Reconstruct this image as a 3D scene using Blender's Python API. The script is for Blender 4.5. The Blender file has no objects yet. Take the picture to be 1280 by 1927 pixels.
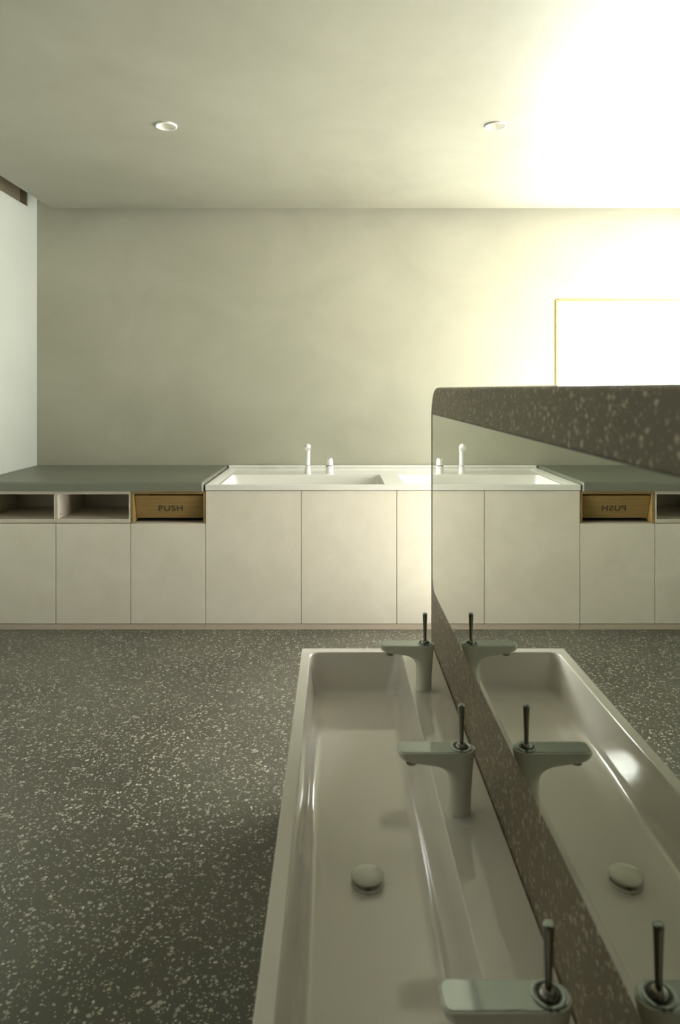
import bpy, bmesh, math, random
from mathutils import Vector, Matrix
PI = math.pi
S = bpy.context.scene
COL = S.collection

# ------------------------------------------------------------------ camera
EYE = 1.35                                   # lens height; 24 mm-type shift lens, level
cd = bpy.data.cameras.new('camera')
cam = bpy.data.objects.new('camera', cd); COL.objects.link(cam)
cam.location = (0, 0, EYE); cam.rotation_euler = (PI/2, 0, 0)
cd.sensor_fit = 'HORIZONTAL'; cd.sensor_width = 36.0; cd.lens = 36.0
cd.shift_x = 0.00625; cd.shift_y = -0.180
cd.clip_start = 0.02
cd.dof.use_dof = True; cd.dof.focus_distance = 3.9; cd.dof.aperture_fstop = 7.5
S.camera = cam

# ------------------------------------------------------------------ daylight and exposure
W = bpy.data.worlds.new('overcast_sky'); S.world = W; W.use_nodes = True
bg = W.node_tree.nodes['Background']
bg.inputs['Color'].default_value = (1.0, 1.01, 0.975, 1)
bg.inputs['Strength'].default_value = 13.2
S.view_settings.view_transform = 'Standard'; S.view_settings.look = 'None'
S.view_settings.gamma = 1.0; S.view_settings.use_curve_mapping = False
S.view_settings.exposure = 0.0

sl = bpy.data.lights.new('sun', 'SUN'); sl.energy = 275.0; sl.angle = math.radians(3); sl.color = (1.0, 1.0, .98)
sun = bpy.data.objects.new('sun', sl); COL.objects.link(sun)
sun.rotation_euler = (math.radians(-3), math.radians(38), 0)      # high in the east, through the right-hand glazing

# room dimensions
XL, XR = -2.056, 2.58          # left and right wall faces
YB, YN = 4.680, -2.6           # far wall face, wall behind the lens
ZC, ZR = 2.553, 2.86           # hung ceiling, slab above
YF = 3.823                     # front plane of the cabinets
WB = (1.515, 2.54, 1.02, 1.968)            # window in the far wall: x0,x1,z0,z1
WR = (2.08, 4.62, 0.06, 2.52)              # window in the right wall: y0,y1,z0,z1

def portal(name, loc, rot, sx, sy):
    l = bpy.data.lights.new(name, 'AREA'); l.shape = 'RECTANGLE'; l.size = sx; l.size_y = sy
    l.cycles.is_portal = True
    o = bpy.data.objects.new(name, l); COL.objects.link(o); o.location = loc; o.rotation_euler = rot
portal('daylight_portal_side', (XR+.22, (WR[0]+WR[1])/2, (WR[2]+WR[3])/2), (0, PI/2, 0), WR[3]-WR[2], WR[1]-WR[0])

# ------------------------------------------------------------------ materials
def newmat(name):
    m = bpy.data.materials.new(name); m.use_nodes = True
    nt = m.node_tree; return m, nt, nt.nodes['Principled BSDF']
def N(nt, t, **kw):
    n = nt.nodes.new(t)
    for k, v in kw.items():
        if k in n.inputs: n.inputs[k].default_value = v
        else: setattr(n, k, v)
    return n
def ramp(nt, stops):
    r = nt.nodes.new('ShaderNodeValToRGB'); e = r.color_ramp.elements
    while len(e) < len(stops): e.new(0.5)
    for el, (p, c) in zip(e, stops): el.position = p; el.color = (*c, 1)
    return r
def coords(nt, scale=(1,1,1)):
    g = nt.nodes.new('ShaderNodeNewGeometry')
    mp = nt.nodes.new('ShaderNodeMapping'); mp.inputs['Scale'].default_value = scale
    nt.links.new(g.outputs['Position'], mp.inputs['Vector'])
    return mp.outputs['Vector']
def plain(name, col, rough=.5, metal=0, spec=.5, coat=0):
    m, nt, b = newmat(name)
    b.inputs['Base Color'].default_value = (*col, 1); b.inputs['Roughness'].default_value = rough
    b.inputs['Metallic'].default_value = metal; b.inputs['Specular IOR Level'].default_value = spec
    b.inputs['Coat Weight'].default_value = coat; b.inputs['Coat Roughness'].default_value = .08
    return m
def mottled(name, c0, c1, sc, rough, bump=.1, stretch=(1,1,1), spec=.4, bsc=None):
    m, nt, b = newmat(name); v = coords(nt, stretch)
    n = N(nt, 'ShaderNodeTexNoise', Scale=sc, Detail=6.0, Roughness=.6, Distortion=.6)
    nt.links.new(v, n.inputs['Vector'])
    r = ramp(nt, [(.3, c0), (.7, c1)]); nt.links.new(n.outputs['Fac'], r.inputs['Fac'])
    nt.links.new(r.outputs['Color'], b.inputs['Base Color'])
    b.inputs['Roughness'].default_value = rough; b.inputs['Specular IOR Level'].default_value = spec
    n2 = N(nt, 'ShaderNodeTexNoise', Scale=bsc or sc*6, Detail=4.0); nt.links.new(v, n2.inputs['Vector'])
    bp = N(nt, 'ShaderNodeBump', Strength=bump, Distance=.004)
    nt.links.new(n2.outputs['Fac'], bp.inputs['Height']); nt.links.new(bp.outputs['Normal'], b.inputs['Normal'])
    return m
def terrazzo(name, base0, base1, chips, scale, share, rough, fine=2.3):
    m, nt, b = newmat(name); v = coords(nt)
    def layer(sc, sh, edge, vec):
        vo = N(nt, 'ShaderNodeTexVoronoi', Scale=sc); vo.feature = 'F1'
        ve = N(nt, 'ShaderNodeTexVoronoi', Scale=sc); ve.feature = 'DISTANCE_TO_EDGE'
        nt.links.new(vec, vo.inputs['Vector']); nt.links.new(vec, ve.inputs['Vector'])
        sp = nt.nodes.new('ShaderNodeSeparateColor'); nt.links.new(vo.outputs['Color'], sp.inputs[0])
        lt = N(nt, 'ShaderNodeMath', operation='LESS_THAN'); nt.links.new(sp.outputs[0], lt.inputs[0]); lt.inputs[1].default_value = sh
        # each chip shrinks from its cell edge by its own amount
        mu = N(nt, 'ShaderNodeMath', operation='MULTIPLY_ADD'); nt.links.new(sp.outputs[1], mu.inputs[0]); mu.inputs[1].default_value = edge; mu.inputs[2].default_value = .04
        gt = N(nt, 'ShaderNodeMath', operation='GREATER_THAN'); nt.links.new(ve.outputs['Distance'], gt.inputs[0]); nt.links.new(mu.outputs[0], gt.inputs[1])
        a = N(nt, 'ShaderNodeMath', operation='MULTIPLY'); nt.links.new(lt.outputs[0], a.inputs[0]); nt.links.new(gt.outputs[0], a.inputs[1])
        return a.outputs[0], sp.outputs[2]
    nz = N(nt, 'ShaderNodeTexNoise', Scale=60.0); nt.links.new(v, nz.inputs['Vector'])
    ad = N(nt, 'ShaderNodeVectorMath', operation='MULTIPLY_ADD'); nt.links.new(nz.outputs['Color'], ad.inputs[0])
    ad.inputs[1].default_value = (.006, .006, .006); nt.links.new(v, ad.inputs[2])
    l1, t1 = layer(scale, share, .22, ad.outputs[0])
    l2, t2 = layer(scale*fine, share*.6, .2, ad.outputs[0])
    mx = N(nt, 'ShaderNodeMath', operation='MAXIMUM'); nt.links.new(l1, mx.inputs[0]); nt.links.new(l2, mx.inputs[1])
    cr = ramp(nt, [(0, chips[0]), (.5, chips[1]), (1, chips[2])]); nt.links.new(t1, cr.inputs['Fac'])
    bn = N(nt, 'ShaderNodeTexNoise', Scale=2.2, Detail=5.0); nt.links.new(v, bn.inputs['Vector'])
    br = ramp(nt, [(.35, base0), (.65, base1)]); nt.links.new(bn.outputs['Fac'], br.inputs['Fac'])
    mix = N(nt, 'ShaderNodeMix', data_type='RGBA')
    nt.links.new(mx.outputs[0], mix.inputs[0]); nt.links.new(br.outputs['Color'], mix.inputs[6]); nt.links.new(cr.outputs['Color'], mix.inputs[7])
    nt.links.new(mix.outputs[2], b.inputs['Base Color'])
    b.inputs['Roughness'].default_value = rough; b.inputs['Specular IOR Level'].default_value = .45
    return m
def wood(name, c0, c1):
    m, nt, b = newmat(name); v = coords(nt, (1.2, 8, 34))
    n = N(nt, 'ShaderNodeTexNoise', Scale=3.0, Detail=8.0, Roughness=.62, Distortion=.8); nt.links.new(v, n.inputs['Vector'])
    r = ramp(nt, [(.3, c0), (.68, c1)]); nt.links.new(n.outputs['Fac'], r.inputs['Fac'])
    nt.links.new(r.outputs['Color'], b.inputs['Base Color']); b.inputs['Roughness'].default_value = .5
    return m
def pane(name, tint=1.0):
    m, nt, b = newmat(name); nt.nodes.remove(b); out = nt.nodes['Material Output']
    t = N(nt, 'ShaderNodeBsdfTransparent', Color=(tint, tint, tint, 1)); g = N(nt, 'ShaderNodeBsdfGlossy', Roughness=.02)
    x = nt.nodes.new('ShaderNodeMixShader')
    x.inputs[0].default_value = .05; nt.links.new(t.outputs[0], x.inputs[1]); nt.links.new(g.outputs[0], x.inputs[2])
    nt.links.new(x.outputs[0], out.inputs['Surface']); return m

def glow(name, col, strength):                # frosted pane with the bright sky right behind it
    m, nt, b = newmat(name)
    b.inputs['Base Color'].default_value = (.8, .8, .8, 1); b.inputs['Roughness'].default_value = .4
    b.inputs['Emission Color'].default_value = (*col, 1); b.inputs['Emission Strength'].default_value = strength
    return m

M = {}
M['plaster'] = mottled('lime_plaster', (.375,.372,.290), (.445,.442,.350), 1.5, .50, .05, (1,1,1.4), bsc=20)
M['plaster_lit'] = mottled('lit_plaster', (.45,.48,.42), (.50,.52,.46), 1.5, .6, .05)  # cool daylight on the left wall put into a paler plaster colour
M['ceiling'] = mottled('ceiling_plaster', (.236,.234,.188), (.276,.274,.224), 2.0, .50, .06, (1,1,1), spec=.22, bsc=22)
M['recess'] = mottled('recess_board', (.20,.17,.12), (.25,.21,.15), 2, .8, .05)
M['floor'] = terrazzo('floor_terrazzo', (.084,.082,.064), (.112,.109,.084), ((.48,.47,.40), (.30,.29,.23), (.66,.65,.57)), 96.0, .185, .30)
M['terrazzo'] = terrazzo('brown_terrazzo', (.135,.104,.066), (.165,.130,.084), ((.50,.42,.30), (.36,.29,.20), (.58,.50,.38)), 120.0, .20, .38)
M['door'] = mottled('stone_laminate', (.69,.65,.545), (.76,.72,.62), 5, .48, .12, bsc=60)
M['carcass'] = plain('beige_melamine', (.55,.48,.38), .5)
M['inner'] = plain('pale_melamine', (.60,.545,.45), .5)
M['cushion'] = mottled('grey_green_vinyl', (.165,.175,.135), (.185,.195,.150), 8, .42, .05, bsc=180)
M['solid'] = plain('white_solid_surface', (.80,.80,.74), .22, spec=.5, coat=.3)
M['ceramic'] = plain('pinkish_white_ceramic', (.74,.70,.65), .07, spec=.5, coat=.6)
M['tapwhite'] = plain('white_tap_enamel', (.70,.70,.62), .18, coat=.4)
M['chrome'] = plain('chrome', (.33,.37,.36), .09, metal=1)
M['darkchrome'] = plain('dark_chrome', (.30,.29,.26), .16, metal=1)
M['black'] = plain('black_rubber', (.015,.014,.012), .5)
M['white'] = plain('white_plastic', (.84,.84,.80), .28, coat=.2)
M['downlight'] = plain('white_downlight_trim', (.82,.81,.74), .4)
M['lamp'] = plain('frosted_lamp_lens', (.45,.42,.35), .5)
M['oak'] = wood('oak_veneer', (.215,.135,.042), (.305,.205,.075))
M['paleoak'] = wood('pale_oak', (.40,.25,.09), (.52,.35,.14))
M['mirror'] = plain('mirror_glass', (.80,.825,.765), .0, metal=1)
M['mirroredge'] = plain('mirror_edge', (.05,.05,.045), .3)
M['letter'] = plain('dark_lettering', (.045,.032,.02), .6)
M['red'] = plain('red_mark', (.55,.06,.03), .5)
M['blue'] = plain('blue_mark', (.05,.10,.50), .5)
M['gap'] = plain('dark_gap', (.03,.027,.022), .9)
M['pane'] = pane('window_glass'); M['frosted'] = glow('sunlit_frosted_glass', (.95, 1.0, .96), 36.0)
M['dark_wall'] = mottled('bounce_damping_wall', (.10,.09,.065), (.13,.115,.085), 2, .7)  # for unseen walls, coloured dark to cut the bounced light

# ------------------------------------------------------------------ helpers
def link(o, parent=None):
    COL.objects.link(o)
    if parent: o.parent = parent
    return o
def tag(o, label=None, cat=None, group=None, kind=None):
    for k, v in (('label', label), ('category', cat), ('group', group), ('kind', kind)):
        if v: o[k] = v
    return o
def thing(name, loc, label, cat, group=None):
    o = bpy.data.objects.new(name, None); o.location = loc; o.empty_display_size = .05; link(o)
    return tag(o, label, cat, group)
def box(bm, x0, x1, y0, y1, z0, z1, bev=0, seg=2):
    r = bmesh.ops.create_cube(bm, size=1)['verts']
    for v in r:
        v.co = Vector(((x0+x1)/2 + v.co.x*(x1-x0), (y0+y1)/2 + v.co.y*(y1-y0), (z0+z1)/2 + v.co.z*(z1-z0)))
    if bev:
        es = list({e for v in r for e in v.link_edges})
        bmesh.ops.bevel(bm, geom=es, offset=bev, segments=seg, profile=.5, affect='EDGES')
def loft(bm, rings, cap0=True, cap1=True):
    R = [[bm.verts.new(p) for p in ring] for ring in rings]; n = len(rings[0])
    for a, b in zip(R, R[1:]):
        for i in range(n):
            bm.faces.new((a[i], a[(i+1) % n], b[(i+1) % n], b[i]))
    if cap0: bm.faces.new(R[0][::-1])
    if cap1: bm.faces.new(R[-1])
    return R
def circ(x, y, z, r, n=32, ry=None):
    return [(x + r*math.cos(2*PI*i/n), y + (ry or r)*math.sin(2*PI*i/n), z) for i in range(n)]
def lathe(bm, prof, x=0, y=0, z=0, n=32):
    loft(bm, [circ(x, y, z+h, max(r, 1e-4), n) for r, h in prof])
def rrect(x0, x1, y0, y1, z, r, k=6):
    pts = []
    for cx, cy, a0 in ((x1-r, y1-r, 0), (x0+r, y1-r, PI/2), (x0+r, y0+r, PI), (x1-r, y0+r, 1.5*PI)):
        for i in range(k+1):
            a = a0 + i*PI/2/k; pts.append((cx + r*math.cos(a), cy + r*math.sin(a), z))
    return pts
def build(name, bm, mat, parent=None, smooth=None, base=None):
    """bm holds world coordinates; they become local to the parent's base."""
    bmesh.ops.recalc_face_normals(bm, faces=bm.faces[:])
    off = Vector(base) if base else (parent_loc(parent) if parent else Vector((0,0,0)))
    if off.length: bmesh.ops.translate(bm, verts=bm.verts[:], vec=-off)
    me = bpy.data.meshes.new(name); bm.to_mesh(me); bm.free()
    me.materials.append(M[mat])
    if smooth is not None:
        me.shade_smooth(); me.set_sharp_from_angle(angle=math.radians(smooth))
    o = bpy.data.objects.new(name, me); link(o, parent)
    if smooth is not None:
        wn = o.modifiers.new('weighted_normals', 'WEIGHTED_NORMAL'); wn.keep_sharp = True; wn.weight = 80
    if not parent and base: o.location = base
    return o
def parent_loc(p):
    v = Vector(p.location)
    while p.parent: p = p.parent; v += Vector(p.location)
    return v
def bbox(name, mat, parent, x0, x1, y0, y1, z0, z1, bev=.0015, seg=2):
    bm = bmesh.new(); box(bm, x0, x1, y0, y1, z0, z1, bev, seg)
    return build(name, bm, mat, parent, 40)
def struct(o): return tag(o, kind='structure')

# ------------------------------------------------------------------ room shell
T = .22
bm = bmesh.new(); box(bm, XL-T-.2, XR+T, YN-T, YB+T, -.12, 0); struct(build('floor', bm, 'floor'))
# far wall with window opening
bm = bmesh.new()
box(bm, XL-T-.2, WB[0], YB, YB+T, 0, ZR); box(bm, WB[1], XR+T, YB, YB+T, 0, ZR)
box(bm, WB[0], WB[1], YB, YB+T, 0, WB[2]); box(bm, WB[0], WB[1], YB, YB+T, WB[3], ZR)
struct(build('wall_far', bm, 'plaster'))
# right wall with window opening
bm = bmesh.new()
box(bm, XR, XR+T, YN, WR[0], 0, ZR); box(bm, XR, XR+T, WR[1], YB, 0, ZR)
box(bm, XR, XR+T, WR[0], WR[1], 0, WR[2]); box(bm, XR, XR+T, WR[0], WR[1], WR[3], ZR)
struct(build('wall_right', bm, 'dark_wall'))
# left wall: full height only near the far corner, lower with a pocket above it elsewhere
bm = bmesh.new()
box(bm, XL-.05, XL, YN, 4.537, 0, 2.571); box(bm, XL-.008, XL, 4.537, YB, 0, ZR)
wl = struct(build('wall_left', bm, 'plaster_lit'))
bm = bmesh.new(); box(bm, XL-.42, XL-.05, YN, YB, 0, ZR); box(bm, XL-.05, XL-.008, 4.537, YB, 0, ZR); struct(build('trim_1', bm, 'recess'))
bm = bmesh.new(); box(bm, XL-.42, XR+T, YN-T, YN, 0, ZR); struct(build('wall_near', bm, 'dark_wall'))
bm = bmesh.new(); box(bm, XL-.42, XR+T, YN-T, YB+T, ZR, ZR+.12); struct(build('trim_2', bm, 'recess'))  # slab above, coloured dark to deepen the shade at the wall top
# hung ceiling with two round cut-outs, standing clear of the left and far walls
DL = [(-.772, 3.097), (.728, 3.097)]; RH = .041
bm = bmesh.new()
X0, X1, Y0, Y1 = XL+.170, XR, YN, YB-.170
def ceil_plate(z, flip):
    xs = [X0, DL[0][0]-.1, DL[0][0]+.1, DL[1][0]-.1, DL[1][0]+.1, X1]; ys = [Y0, DL[0][1]-.1, DL[0][1]+.1, Y1]
    for i in range(5):
        for j in range(3):
            if j == 1 and i in (1, 3):
                cx, cy = DL[0 if i == 1 else 1]; n = 48
                inn = [bm.verts.new((cx+RH*math.cos(2*PI*k/n), cy+RH*math.sin(2*PI*k/n), z)) for k in range(n)]
                out = []
                for k in range(n):
                    c, s = math.cos(2*PI*k/n), math.sin(2*PI*k/n); q = .1/max(abs(c), abs(s))
                    out.append(bm.verts.new((cx+q*c, cy+q*s, z)))
                for k in range(n): bm.faces.new((inn[k], inn[(k+1) % n], out[(k+1) % n], out[k]))
            else:
                bm.faces.new([bm.verts.new(p) for p in ((xs[i],ys[j],z), (xs[i+1],ys[j],z), (xs[i+1],ys[j+1],z), (xs[i],ys[j+1],z))])
ceil_plate(ZC, 0)
for a, b in (((X0,Y0),(X0,Y1)), ((X0,Y1),(X1,Y1))):      # upstand edges of the hung ceiling
    bm.faces.new([bm.verts.new(p) for p in ((*a,ZC), (*b,ZC), (*b,ZC+.05), (*a,ZC+.05))])
bm.faces.new([bm.verts.new(p) for p in ((X0,Y0,ZC+.14), (X1,Y0,ZC+.14), (X1,Y1,ZC+.14), (X0,Y1,ZC+.14))])
for a, b in (((X0,Y0),(X0,Y1)), ((X0,Y1),(X1,Y1))):
    bm.faces.new([bm.verts.new(p) for p in ((*a,ZC+.05), (*b,ZC+.05), (*b,ZC+.14), (*a,ZC+.14))])
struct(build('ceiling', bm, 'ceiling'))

# windows: wooden lining, glass
def window(name, axis, a0, a1, z0, z1, face, mull=(), glass='pane', gd=.12, f=.018):
    w = bpy.data.objects.new(name, None); link(w); struct(w)
    def put(nm, mat, u0, u1, d0, d1, za, zb, bev=.002):
        bm = bmesh.new()
        if axis == 'y': box(bm, u0, u1, face+d0, face+d1, za, zb, bev)
        else: box(bm, face+d0, face+d1, u0, u1, za, zb, bev)
        build(nm, bm, mat, w, 40)
    put('frame_side', 'paleoak', a0-.004, a0+f, -.008, .20, z0, z1)
    put('frame_side', 'paleoak', a1-f, a1+.004, -.008, .20, z0, z1)
    put('frame_head', 'paleoak', a0+f, a1-f, -.008, .20, z1-f, z1+.004)
    put('sill', 'paleoak', a0+f, a1-f, -.012, .20, z0-.004, z0+f)
    for m_ in mull: put('mullion', 'paleoak', m_-.02, m_+.02, .10, .15, z0+f, z1-f)
    put('pane', glass, a0+f, a1-f, gd, gd+.006, z0+f, z1-f, 0)
    return w
window('window_1', 'y', WB[0], WB[1], WB[2], WB[3], YB, (), 'frosted', .004, .013)
window('window_2', 'x', WR[0], WR[1], WR[2], WR[3], XR, (2.92, 3.77))

# ------------------------------------------------------------------ cabinets along the far wall
GAP = .0016
YBK = YB - .005
ZK = .033
XS0, XS1 = -.732, 1.418               # wash counter
UW = .421                             # bench unit width
ux = [XS0-3*UW, XS0-2*UW, XS0-UW, XS0]
def kick(name, x0, x1):
    bm = bmesh.new(); box(bm, x0, x1, YF+.004, YF+.022, 0, ZK-.002, .001); struct(build(name, bm, 'carcass', None, 40))
kick('trim_3', XL+.002, XS0-.001); kick('trim_4', XS0+.001, XS1)

# filler strip beside the left wall
bm = bmesh.new(); box(bm, XL+.001, ux[0]-GAP, YF+.002, YF+.02, ZK, .778, .001); struct(build('trim_5', bm, 'door', None, 40))

def carcass(x0, x1, z0, z1, t=.016, top=True):
    bm = bmesh.new(); y0, y1 = YF+.0215, YBK
    box(bm, x0, x0+t, y0, y1, z0, z1); box(bm, x1-t, x1, y0, y1, z0, z1)
    box(bm, x0+t, x1-t, y1-t, y1, z0, z1); box(bm, x0+t, x1-t, y0, y1-t, z0, z0+t)
    if top: box(bm, x0+t, x1-t, y0, y1-t, z1-t, z1)
    return bm
def bench_unit(i, label, kind):
    x0, x1 = ux[i], ux[i+1]
    t = thing('bin_cabinet' if kind == 'bin' else 'cubby_cabinet', ((x0+x1)/2, YF, ZK), label, 'cabinet', None if kind == 'bin' else 'low cabinets under the bench cushion')
    build('body', carcass(x0+.0005, x1-.0005, ZK, .5985), 'carcass', t)
    bbox('door', 'door', t, x0+GAP, x1-GAP, YF, YF+.019, ZK+.001, .5965)
    za, zb = .6, .7785
    if kind == 'cubby':
        e = .009; yb = 4.245
        bm = bmesh.new()
        box(bm, x0+.0005, x1-.0005, YF+.003, yb, zb-.0175, zb, .0008)
        box(bm, x0+.0005, x1-.0005, YF+.003, yb, za, za+.0205, .0008)
        bl = .0115
        box(bm, x0+.0005, x0+bl, YF+.003, yb, za+.0205, zb-.0175, .0008); box(bm, x1-bl, x1-.0005, YF+.003, yb, za+.0205, zb-.0175, .0008)
        box(bm, x0+.0005, x1-.0005, yb, yb+.012, za, zb)
        build('cubby_box', bm, 'inner', t, 40)
        for px in (x0+bl, x1-bl):
            for yy in (YF+.035, YF+.37):
                for zz in (.645, .735):
                    bm = bmesh.new(); lathe(bm, [(.0035, -.0008), (.0035, .0008)], n=10)
                    bmesh.ops.rotate(bm, verts=bm.verts[:], matrix=Matrix.Rotation(PI/2, 3, 'Y')); bmesh.ops.translate(bm, verts=bm.verts[:], vec=(px, yy, zz))
                    build('shelf_pin_hole', bm, 'gap', t)
    else:
        bm = bmesh.new()
        fw = .0155
        box(bm, x0+.001, x1-.001, YF+.002, YF+.34, zb-.0165, zb, .0008)
        box(bm, x0+.001, x0+fw, YF+.002, YF+.34, za, zb-.0165, .0008); box(bm, x1-fw+.002, x1-.001, YF+.002, YF+.34, za, zb-.0165, .0008)
        build('oak_frame', bm, 'oak', t, 40)
        bm = bmesh.new(); box(bm, x0+fw, x1-fw+.002, YF+.33, YF+.339, za+.001, zb-.017); box(bm, x0+fw, x1-fw+.002, YF+.06, YF+.33, za, za+.006)
        build('bin_interior', bm, 'gap', t)
        # flap hangs from its top edge, lower edge swung inwards
        fh, ft = .138, .016; th = math.radians(17)
        ax, az = YF+.014, zb-.0165-.0115
        bm = bmesh.new(); box(bm, x0+fw+.003, x1-fw-.001, 0, ft, -fh, 0, .0012)
        R = Matrix.Rotation(th, 3, 'X')
        bmesh.ops.rotate(bm, verts=bm.verts[:], matrix=R); bmesh.ops.translate(bm, verts=bm.verts[:], vec=(0, ax, az))
        fl = build('flap', bm, 'oak', t, 40); tag(fl, 'oak flap lettered PUSH')
        cu = bpy.data.curves.new('push_text', 'FONT'); cu.body = 'PUSH'; cu.size = 1; cu.space_character = 1.12; cu.extrude = 0; cu.offset = .018
        to = bpy.data.objects.new('push_text', cu); COL.objects.link(to)
        me = bpy.data.meshes.new_from_object(to.evaluated_get(bpy.context.evaluated_depsgraph_get()))
        bpy.data.objects.remove(to)
        xs = [v.co.x for v in me.vertices]; ys = [v.co.y for v in me.vertices]
        cx, cy = (min(xs)+max(xs))/2, (min(ys)+max(ys))/2; sx = .137/(max(xs)-min(xs)); sy = .0345/(max(ys)-min(ys))
        tx, tz = (318.5-632)/334.8, -.0765
        for v in me.vertices:
            p = R @ Vector(((v.co.x-cx)*sx, -.0006, (v.co.y-cy)*sy + tz))
            v.co = Vector((p.x + tx, p.y + ax, p.z + az)) - Vector(t.location)
        me.materials.clear(); me.materials.append(M['letter']); me.name = 'lettering'
        lo = bpy.data.objects.new('lettering', me); link(lo, fl)
        # flap mesh is local to the cabinet base, and so is the lettering
        tag(lo, 'dark capitals reading PUSH')
    return t
bench_unit(0, 'low cabinet with open cubby cut by the left edge of the picture', 'cubby')
bench_unit(1, 'low cabinet with open cubby right beside the oak PUSH flap', 'cubby')
bench_unit(2, 'low cabinet holding the oak bin flap lettered PUSH', 'bin')

def sink_unit(x0, x1, label):
    t = thing('sink_cabinet', ((x0+x1)/2, YF, ZK), label, 'cabinet', 'tall-door cabinets under the white wash counter')
    build('body', carcass(x0+.0005, x1-.0005, ZK, .56, top=False), 'carcass', t)
    xm = (x0+x1)/2
    bm = bmesh.new(); box(bm, x0+.0005, x1-.0005, YF+.0215, YF+.04, .56, .783); build('front_rail', bm, 'carcass', t)
    for a, b in ((x0, xm), (xm, x1)): bbox('door', 'door', t, a+GAP, b-GAP, YF, YF+.019, ZK+.001, .7815)
xm = (XS0+XS1)/2
sink_unit(XS0, xm, 'beige two-door cabinet under the white counter, next to the bin cabinet')
sink_unit(xm, XS1, 'beige two-door cabinet under the white counter, mostly hidden behind the partition')

# cushion on the bench
bm = bmesh.new(); box(bm, XL+.003, XS0-.010, YF-.012, YBK, .7795, .8315)
es = [e for e in bm.edges if all(v.co.z > .82 for v in e.verts)] + [e for e in bm.edges if abs(e.verts[0].co.z-e.verts[1].co.z) > .01]
bmesh.ops.bevel(bm, geom=es, offset=.014, segments=5, profile=.5, affect='EDGES')
tag(build('bench_cushion', bm, 'cushion', None, 50, base=((XL+XS0)/2, 4.2, .7795)), 'long grey-green padded vinyl mat on top of the low cabinets', 'cushion')

# ------------------------------------------------------------------ white wash counter with two basins
ZD = .800; Z0 = .7855
ct = thing('wash_counter', (xm, 4.25, Z0), 'white counter with two rectangular basins along the far wall', 'counter')
BX = [(-.668, .285), (.401, 1.354)]; BY = (3.862, 4.395)
bm = bmesh.new(); y0, y1 = YF-.008, YBK
e = .012
box(bm, XS0+e, BX[0][0], y0+e, y1-e, Z0, ZD); box(bm, BX[0][1], BX[1][0], y0+e, y1-e, Z0, ZD); box(bm, BX[1][1], XS1-e, y0+e, y1-e, Z0, ZD)
for a, b in BX:
    box(bm, a, b, y0+e, BY[0], Z0, ZD); box(bm, a, b, BY[1], y1-e, Z0, ZD)
build('deck', bm, 'solid', ct)
bm = bmesh.new()
def rect(x0, x1, ya, yb, z): return [(x0,ya,z), (x1,ya,z), (x1,yb,z), (x0,yb,z)]
zr = .8165
rings = [rect(XS0, XS1, y0, y1, Z0), rect(XS0, XS1, y0, y1, zr-.003), rect(XS0+.003, XS1-.003, y0+.003, y1, zr),
         rect(XS0+.016, XS1-.016, y0+.016, y1-.016, zr), rect(XS0+.050, XS1-.050, y0+.034, y1-.030, ZD+.0006), rect(XS0+.050, XS1-.050, y0+.034, y1-.030, ZD-.003),
         rect(XS0+.0125, XS1-.0125, y0+.0125, y1-.0125, Z0)]
loft(bm, rings, False, False)
build('raised_edge', bm, 'solid', ct, 30)
bm = bmesh.new(); box(bm, XS0, XS1, YBK-.026, YBK, zr-.002, .832, .003, 3)
build('back_upstand', bm, 'solid', ct, 40)
for a, b in BX:
    bm = bmesh.new(); r = .03; prof = [(0, ZD-.0008, r), (.001, ZD-.004, r), (.006, ZD-.02, r), (.012, ZD-.13, .045), (.020, ZD-.155, .05), (.05, ZD-.168, .05), (.10, ZD-.172, .05)]
    rings = [rrect(a-.001+i, b+.001-i, BY[0]-.001+i, BY[1]+.001-i, z, rr) for i, z, rr in prof]
    outer = [rrect(a-.001+max(0, i-.008), b+.001-max(0, i-.008), BY[0]-.001+max(0, i-.008), BY[1]+.001-max(0, i-.008), z-.012, rr) for i, z, rr in prof[::-1]]
    loft(bm, rings + outer, False, False)
    # close the floor of the bowl
    bm.verts.ensure_lookup_table(); n = len(rings[0])
    bm.faces.new([bm.verts[(len(prof)-1)*n + i] for i in range(n)]); bm.faces.new([bm.verts[len(prof)*n + i] for i in range(n)])
    bs = build('basin', bm, 'solid', ct, 40)
    bm = bmesh.new(); lathe(bm, [(.001, 0), (.030, 0), (.033, .003), (.030, .006), (.012, .007), (.001, .007)], a+.14, 4.14, ZD-.1722)
    build('basin_drain', bm, 'chrome', ct, 40)
    # low moulded ledge at the bowl's end
    bm = bmesh.new(); box(bm, a+.03, a+.26, 4.20, 4.365, ZD-.168, ZD-.10, .03, 4); build('moulded_ledge', bm, 'solid', ct, 50)

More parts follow.
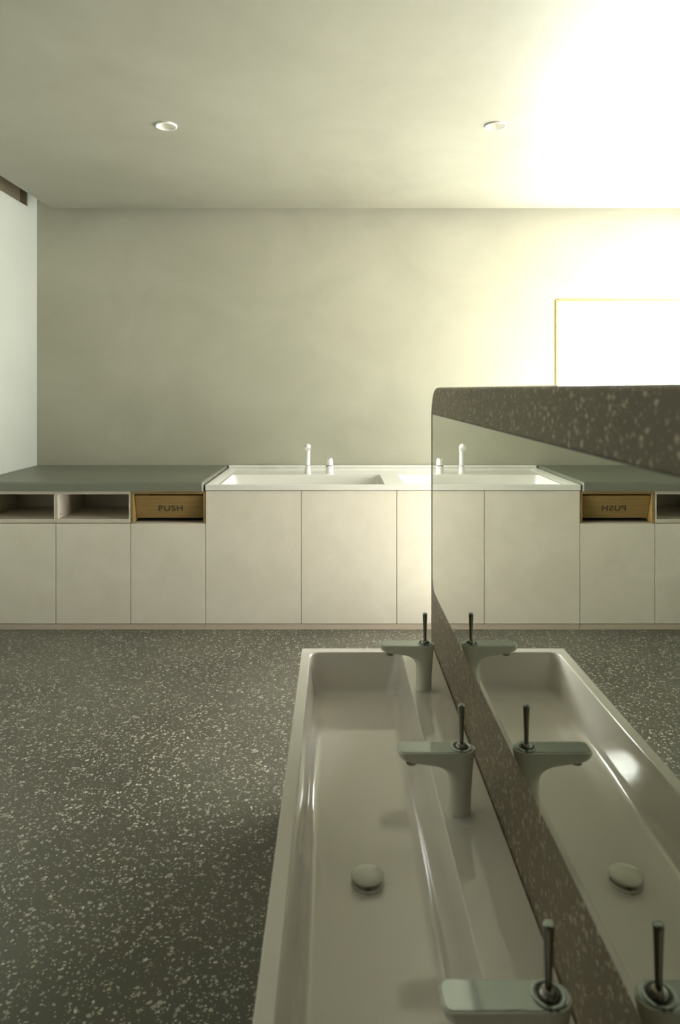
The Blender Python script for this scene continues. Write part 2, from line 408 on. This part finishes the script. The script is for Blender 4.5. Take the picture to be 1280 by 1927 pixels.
# shower tap and its mixer knob
def shower_tap(x, y, label):
    t = thing('shower_tap', (x, y, ZD), label, 'tap', 'white shower taps of the wash counter')
    bm = bmesh.new(); lathe(bm, [(.0215, .0004), (.0215, .004), (.0200, .012), (.0190, .032), (.0172, .036)], x, y, ZD); build('base_collar', bm, 'white', t, 40)
    bm = bmesh.new(); lathe(bm, [(.0155, .034), (.0155, .060), (.0162, .061), (.0162, .064), (.0153, .065), (.0148, .140), (.0140, .146)], x, y, ZD); build('column', bm, 'white', t, 40)
    for k, a in enumerate((0,)):
        bm = bmesh.new(); lathe(bm, [(.0163, .0500), (.0163, .0525)], x, y, ZD); build('grey_ring', bm, 'chrome', t, 40)
    # spray head arching over towards the basin
    bm = bmesh.new(); path = []
    for i in range(13):
        a = PI*0.72*i/12
        c = Vector((x, y - .030*(1-math.cos(a)), ZD + .140 + .034*math.sin(a) + .012*(1 - i/12)*(i/12)))
        d = Vector((0, -math.sin(a), math.cos(a))); path.append((c, d))
    rings = []
    for i, (c, d) in enumerate(path):
        r = .0150 + .0060*math.sin(PI*min(1, i/7)*.5); u = Vector((1, 0, 0)); w = d.cross(u)
        rings.append([tuple(c + u*r*math.cos(2*PI*k/24) + w*r*math.sin(2*PI*k/24)) for k in range(24)])
    loft(bm, rings); build('spray_head', bm, 'white', t, 40)
    c, d = path[-1]; bm = bmesh.new(); lathe(bm, [(.015, 0), (.015, .004), (.012, .005)], n=24)
    bmesh.ops.rotate(bm, verts=bm.verts[:], matrix=Vector((0,0,1)).rotation_difference(d).to_matrix()); bmesh.ops.translate(bm, verts=bm.verts[:], vec=c)
    build('spray_face', bm, 'white', t, 40)
    return t
def mixer_knob(x, y, label):
    t = thing('mixer_knob', (x, y, ZD), label, 'knob', 'white mixer knobs of the wash counter')
    bm = bmesh.new(); lathe(bm, [(.0265, 0), (.0265, .003), (.0255, .006), (.0245, .050)], x, y, ZD); build('knob_base', bm, 'white', t, 40)
    bm = bmesh.new(); lathe(bm, [(.0225, .050), (.0225, .0545)], x, y, ZD); build('shadow_joint', bm, 'gap', t, 40)
    bm = bmesh.new(); lathe(bm, [(.0235, .0545), (.0240, .058), (.0225, .080), (.0200, .094), (.0160, .099), (.0060, .101)], x, y, ZD); build('turning_cap', bm, 'white', t, 40)
    for nm, mt, a in (('red_mark', 'red', -2.2), ('blue_mark', 'blue', -1.1)):
        bm = bmesh.new(); lathe(bm, [(.0035, 0), (.0035, .0012)], n=12)
        d = Vector((math.cos(a), math.sin(a), 0)); bmesh.ops.rotate(bm, verts=bm.verts[:], matrix=Vector((0,0,1)).rotation_difference(d).to_matrix())
        bmesh.ops.translate(bm, verts=bm.verts[:], vec=Vector((x, y, ZD+.0445)) + d*.0242); build(nm, bm, mt, t)
    bm = bmesh.new(); box(bm, x-.005, x+.005, y-.0185, y-.012, ZD+.0945, ZD+.1, .001); build('pointer', bm, 'darkchrome', t)
    return t
shower_tap(-.184, 4.462, 'white curved shower tap standing on the left basin of the counter')
mixer_knob(-.042, 4.47, 'short white mixer knob beside the curved shower tap')

# ------------------------------------------------------------------ partition with mirror
XP, XM = .325, .321
PT = .11; PY0, PY1, PZ = .42, 2.325, 1.3565
bm = bmesh.new(); r = .11
def outline(ins):
    a = [(PY0+ins, 0)]; a.append((PY1-ins, 0))
    for i in range(13):
        q = i*PI/2/12; a.append((PY1-r + (r-ins)*math.cos(q), PZ-r + (r-ins)*math.sin(q)))
    for i in range(13):
        q = PI/2 + i*PI/2/12; a.append((PY0+r + (r-ins)*math.cos(q), PZ-r + (r-ins)*math.sin(q)))
    return a
b_ = .010
rings = []
for k in range(6):
    q = k*PI/2/5; rings.append([(XP + b_*(1-math.sin(q)), y, z) for y, z in outline(b_*(1-math.cos(q)))])
rings = rings[::-1]
rings += [[(XP+PT - b_*(1-math.sin(k*PI/10)), y, z) for y, z in outline(b_*(1-math.cos(k*PI/10)))] for k in range(6)]
rings = [[(XP + b_*(1-math.cos(k*PI/10)), y, z) for y, z in outline(b_*(1-math.sin(k*PI/10)))] for k in range(6)]
rings += [[(XP+PT - b_*(1-math.cos(k*PI/10)), y, z) for y, z in outline(b_*(1-math.sin(k*PI/10)))] for k in range(5, -1, -1)]
loft(bm, rings)
tag(build('partition', bm, 'terrazzo', None, 40, base=(XP+PT/2, (PY0+PY1)/2, 0)), 'thick brown terrazzo partition with rounded corner carrying the mirror', 'partition')
# mirror: dark back board and glass, lower corners rounded
MY0, MY1, MZ0, MZ1 = .50, 2.255, .687, 1.2685
def mir(x, ins, rt=.012, rb=.055):
    pts = []
    for cy, cz, rr, a0 in ((MY1, MZ1, rt, 0), (MY0, MZ1, rt, PI/2), (MY0, MZ0, rb, PI), (MY1, MZ0, rb, 1.5*PI)):
        sy = 1 if cy == MY1 else -1; sz = 1 if cz == MZ1 else -1
        for i in range(9):
            a = a0 + i*PI/16; pts.append((x, cy - sy*(rr+ins) + rr*math.cos(a), cz - sz*(rr+ins) + rr*math.sin(a)))
    return pts
mt = thing('wall_mirror', (XP, (MY0+MY1)/2, MZ0), 'long frameless mirror on the terrazzo partition above the trough sink', 'mirror')
bm = bmesh.new(); loft(bm, [mir(XP-.0002, 0), mir(XM+.0012, 0)]); build('backing_edge', bm, 'mirroredge', mt)
bm = bmesh.new(); loft(bm, [mir(XM+.0011, .001), mir(XM, .001)]); build('glass', bm, 'mirror', mt)

# ------------------------------------------------------------------ trough sink
ZS = .495
SX0, SX1, SY0, SY1 = -.113, XP-.0005, .49, 2.250
ts = thing('trough_sink', ((SX0+SX1)/2, (SY0+SY1)/2, 0), 'long off-white ceramic trough sink in front of the mirror', 'sink')
IX0, IX1, IY0, IY1 = -.084, .216, .525, 2.215
DXC, DYC = .063, 1.358
ZBOT = .367
k = 8
def outer(z, i=0, r=.006): return rrect(SX0+i, SX1-i, SY0+i, SY1-i, z, r, k)
prof = [(0, 0, ZS, .030), (.0012, .0012, ZS-.0012, .030), (.003, .003, ZS-.004, .030), (.010, .012, ZS-.06, .034), (.016, .022, ZS-.098, .036)]
rings = [outer(ZS-.19), outer(ZS-.003), outer(ZS-.0012, .0012), outer(ZS, .003)]
for li, ri, z, rr in prof:
    rings.append(rrect(IX0+li, IX1-ri, IY0+li, IY1-li, z, rr, k))
for q in (.25, .5, .75, 1.0):
    a = q*PI/2; rings.append(rrect(IX0+.016+.030*(1-math.cos(a)), IX1-.022-.030*(1-math.cos(a)), IY0+.016+.030*(1-math.cos(a)), IY1-.016-.030*(1-math.cos(a)), ZS-.098-.030*math.sin(a), .036-.006*q, k))
# floor sinks a little towards the drain; the hole ring
def ray_ring(cx, cy, rad, z, ref): 
    out = []
    for p in ref:
        d = Vector((p[0]-cx, p[1]-cy)); d.normalize(); out.append((cx+d.x*rad, cy+d.y*rad, z))
    return out
ref = rings[-1]
rings.append([(DXC + (p[0]-DXC)*.55, DYC + (p[1]-DYC)*.55, ZBOT) for p in ref])
n_ = len(ref)
hole = ray_ring(DXC, DYC, .036, ZBOT, ref)
rings.append(hole); rings.append(ray_ring(DXC, DYC, .030, ZBOT-.004, ref)); rings.append(ray_ring(DXC, DYC, .024, ZBOT-.05, ref))
bm = bmesh.new(); loft(bm, rings, True, True)
basin = build('trough', bm, 'ceramic', ts, 35)
bm = bmesh.new(); lathe(bm, [(.0225, -.010), (.0335, -.001), (.0335, .0025), (.031, .004), (.021, -.004), (.006, -.006)], DXC, DYC, ZBOT, 40); build('drain_flange', bm, 'tapwhite', ts, 40)
bm = bmesh.new(); lathe(bm, [(.007, -.005), (.007, .0118)], DXC, DYC, ZBOT, 16); build('drain_stem', bm, 'black', ts, 40)
bm = bmesh.new(); lathe(bm, [(.028, .0115), (.0325, .013), (.0325, .0155), (.031, .018), (.024, .0212), (.014, .0235), (.003, .0242)], DXC, DYC, ZBOT, 40); build('drain_cap', bm, 'tapwhite', ts, 40)
bm = bmesh.new(); box(bm, SX0+.004, XP-.002, SY0+.004, SY1-.004, 0, ZS-.19, .002); build('support_base', bm, 'carcass', ts)

# ------------------------------------------------------------------ trough taps
def interp(tab, z):
    for (a, va), (b, vb) in zip(tab, tab[1:]):
        if a <= z <= b: return va + (vb-va)*(z-a)/(b-a)
    return tab[-1][1] if z > tab[-1][0] else tab[0][1]
H = .129
# distance below the top -> front (spout side) and rear extent
FR = [(0, -.1260), (.006, -.1262), (.012, -.1235), (.0165, -.1170), (.0195, -.1085), (.0216, -.095), (.0238, -.079), (.026, -.0636), (.029, -.0525), (.0334, -.043), (.039, -.0350), (.045, -.029), (.053, -.0248), (.0615, -.0226), (.080, -.0214), (.110, -.0218), (.1285, -.0232), (.13, -.0232)]
RE = [(0, .0305), (.006, .0305), (.019, .0280), (.035, .0262), (.056, .0245), (.080, .0230), (.107, .0222), (.1285, .0226), (.13, .0226)]
HW = [(0, .0236), (.006, .0236), (.02, .0233), (.04, .0225), (.08, .0216), (.1285, .0226), (.13, .0226)]
def tap_ring(dz, ins=0, z=None):
    xf, xr, w = interp(FR, dz)+ins, interp(RE, dz)-ins, interp(HW, dz)-ins
    q = max(0, min(1, (-xf-.0226)/.05)); rc = w + (.013-ins-w)*q
    if q < .0001: rc = min(w, -xf)
    pts = []; K = 10
    for i in range(2*K+1):
        a = -PI/2 + PI*i/(2*K); pts.append((xr*math.cos(a), w*math.sin(a)))
    lx = xf + (rc if q > 0 else -xf)
    ex = (lx - xf)
    for i in range(K+1):
        a = PI/2 + PI/2*i/K; pts.append((lx + ex*math.cos(a), (w-rc) + rc*math.sin(a)))
    for i in range(K+1):
        a = PI + PI/2*i/K; pts.append((lx + ex*math.cos(a), -(w-rc) + rc*math.sin(a)))
    zz = H - dz if z is None else z
    return [(x, y, zz) for x, y in pts]
def make_tap(label):
    t = thing('basin_tap', (0, 0, 0), label, 'tap', 'joystick taps along the trough sink')
    dz = [.1285, .125, .115, .10, .085, .072, .0615, .056, .051, .047, .043, .0395, .0365, .0335, .031, .029, .0272, .0258, .0246, .0234, .0222, .0212, .0202, .019, .0175, .0155, .013, .010, .006, .002, .0008]
    bm = bmesh.new(); loft(bm, [tap_ring(d) for d in dz] + [tap_ring(0, .0009, H)], True, True); build('body', bm, 'tapwhite', t, 50)
    bm = bmesh.new(); loft(bm, [tap_ring(0, .0025, H-.001), tap_ring(0, .0025, H+.0007), tap_ring(0, .0031, H+.0012)]); build('top_plate', bm, 'chrome', t, 30)
    bm = bmesh.new(); lathe(bm, [(.0205, H+.0012), (.0205, H+.0026), (.0188, H+.0034), (.0165, H+.0028), (.0155, H+.0013)], .003, 0, 0, 36); ring = build('handle_ring', bm, 'chrome', t, 40)
    bm = bmesh.new(); lathe(bm, [(.0150, H+.0011), (.0150, H+.0016), (.010, H+.0018)], .003, 0, 0, 36); build('rubber_gaiter', bm, 'black', t, 40)
    bm = bmesh.new(); lathe(bm, [(.0118, H+.0015), (.0115, H+.0045), (.0085, H+.008), (.0050, H+.0098)], .003, 0, 0, 30); build('ball_joint', bm, 'darkchrome', t, 40)
    bm = bmesh.new(); lathe(bm, [(.0044, H+.006), (.0046, H+.02), (.0056, H+.055), (.0066, H+.080), (.0068, H+.084), (.0062, H+.0858), (.002, H+.0862)], .003, 0, 0, 24)
    build('joystick', bm, 'darkchrome', t, 40)
    bm = bmesh.new(); lathe(bm, [(.0064, H+.0856), (.0055, H+.0872), (.001, H+.0875)], .003, 0, 0, 24); build('joystick_tip', bm, 'chrome', t, 40)
    bm = bmesh.new(); lathe(bm, [(.0095, H-.0325), (.0112, H-.0315), (.0112, H-.0185)], -.098, 0, 0, 24); build('aerator', bm, 'darkchrome', t, 40)
    for s in (-.004, .004):
        bm = bmesh.new(); box(bm, .003+s-.0016, .003+s+.0016, -.0232, -.0195, H+.0010, H+.0022); build('index_mark', bm, 'black', t)
    return t
def dup(root, loc, label):
    r = root.copy(); COL.objects.link(r); r.location = loc; r['label'] = label
    for ch in list(root.children):
        c = ch.copy(); COL.objects.link(c); c.parent = r
    return r
tap = make_tap('white joystick tap at the far end of the trough sink')
tap.location = (.252, 1.945, ZS)
dup(tap, (.252, 1.380, ZS), 'white joystick tap in the middle of the sink, beside the drain cap')
dup(tap, (.252, .815, ZS), 'nearest white joystick tap, cut by the bottom edge of the picture')

# ------------------------------------------------------------------ downlights
for (x, y), lab in zip(DL, ('small round recessed ceiling light on the dim left side of the ceiling', 'small round recessed ceiling light on the bright right side of the ceiling')):
    t = thing('downlight', (x, y, ZC), lab, 'light', 'recessed ceiling lights')
    bm = bmesh.new()
    prof = [(.0395, .045), (.0395, .001), (.0485, .001), (.0490, -.003), (.0475, -.0065), (.0440, -.0075), (.0415, -.004), (.0375, .012), (.0360, .044)]
    loft(bm, [circ(x, y, ZC+h, r_, 48) for r_, h in prof], False, False); build('trim_ring', bm, 'downlight', t, 40)
    bm = bmesh.new(); lathe(bm, [(.0393, .044), (.0393, .058)], x, y, ZC, 40); build('lamp_housing', bm, 'lamp', t, 40)
    bm = bmesh.new(); lathe(bm, [(.026, .044), (.026, .038), (.020, .035)], x, y, ZC, 32); build('lens', bm, 'lamp', t, 40)
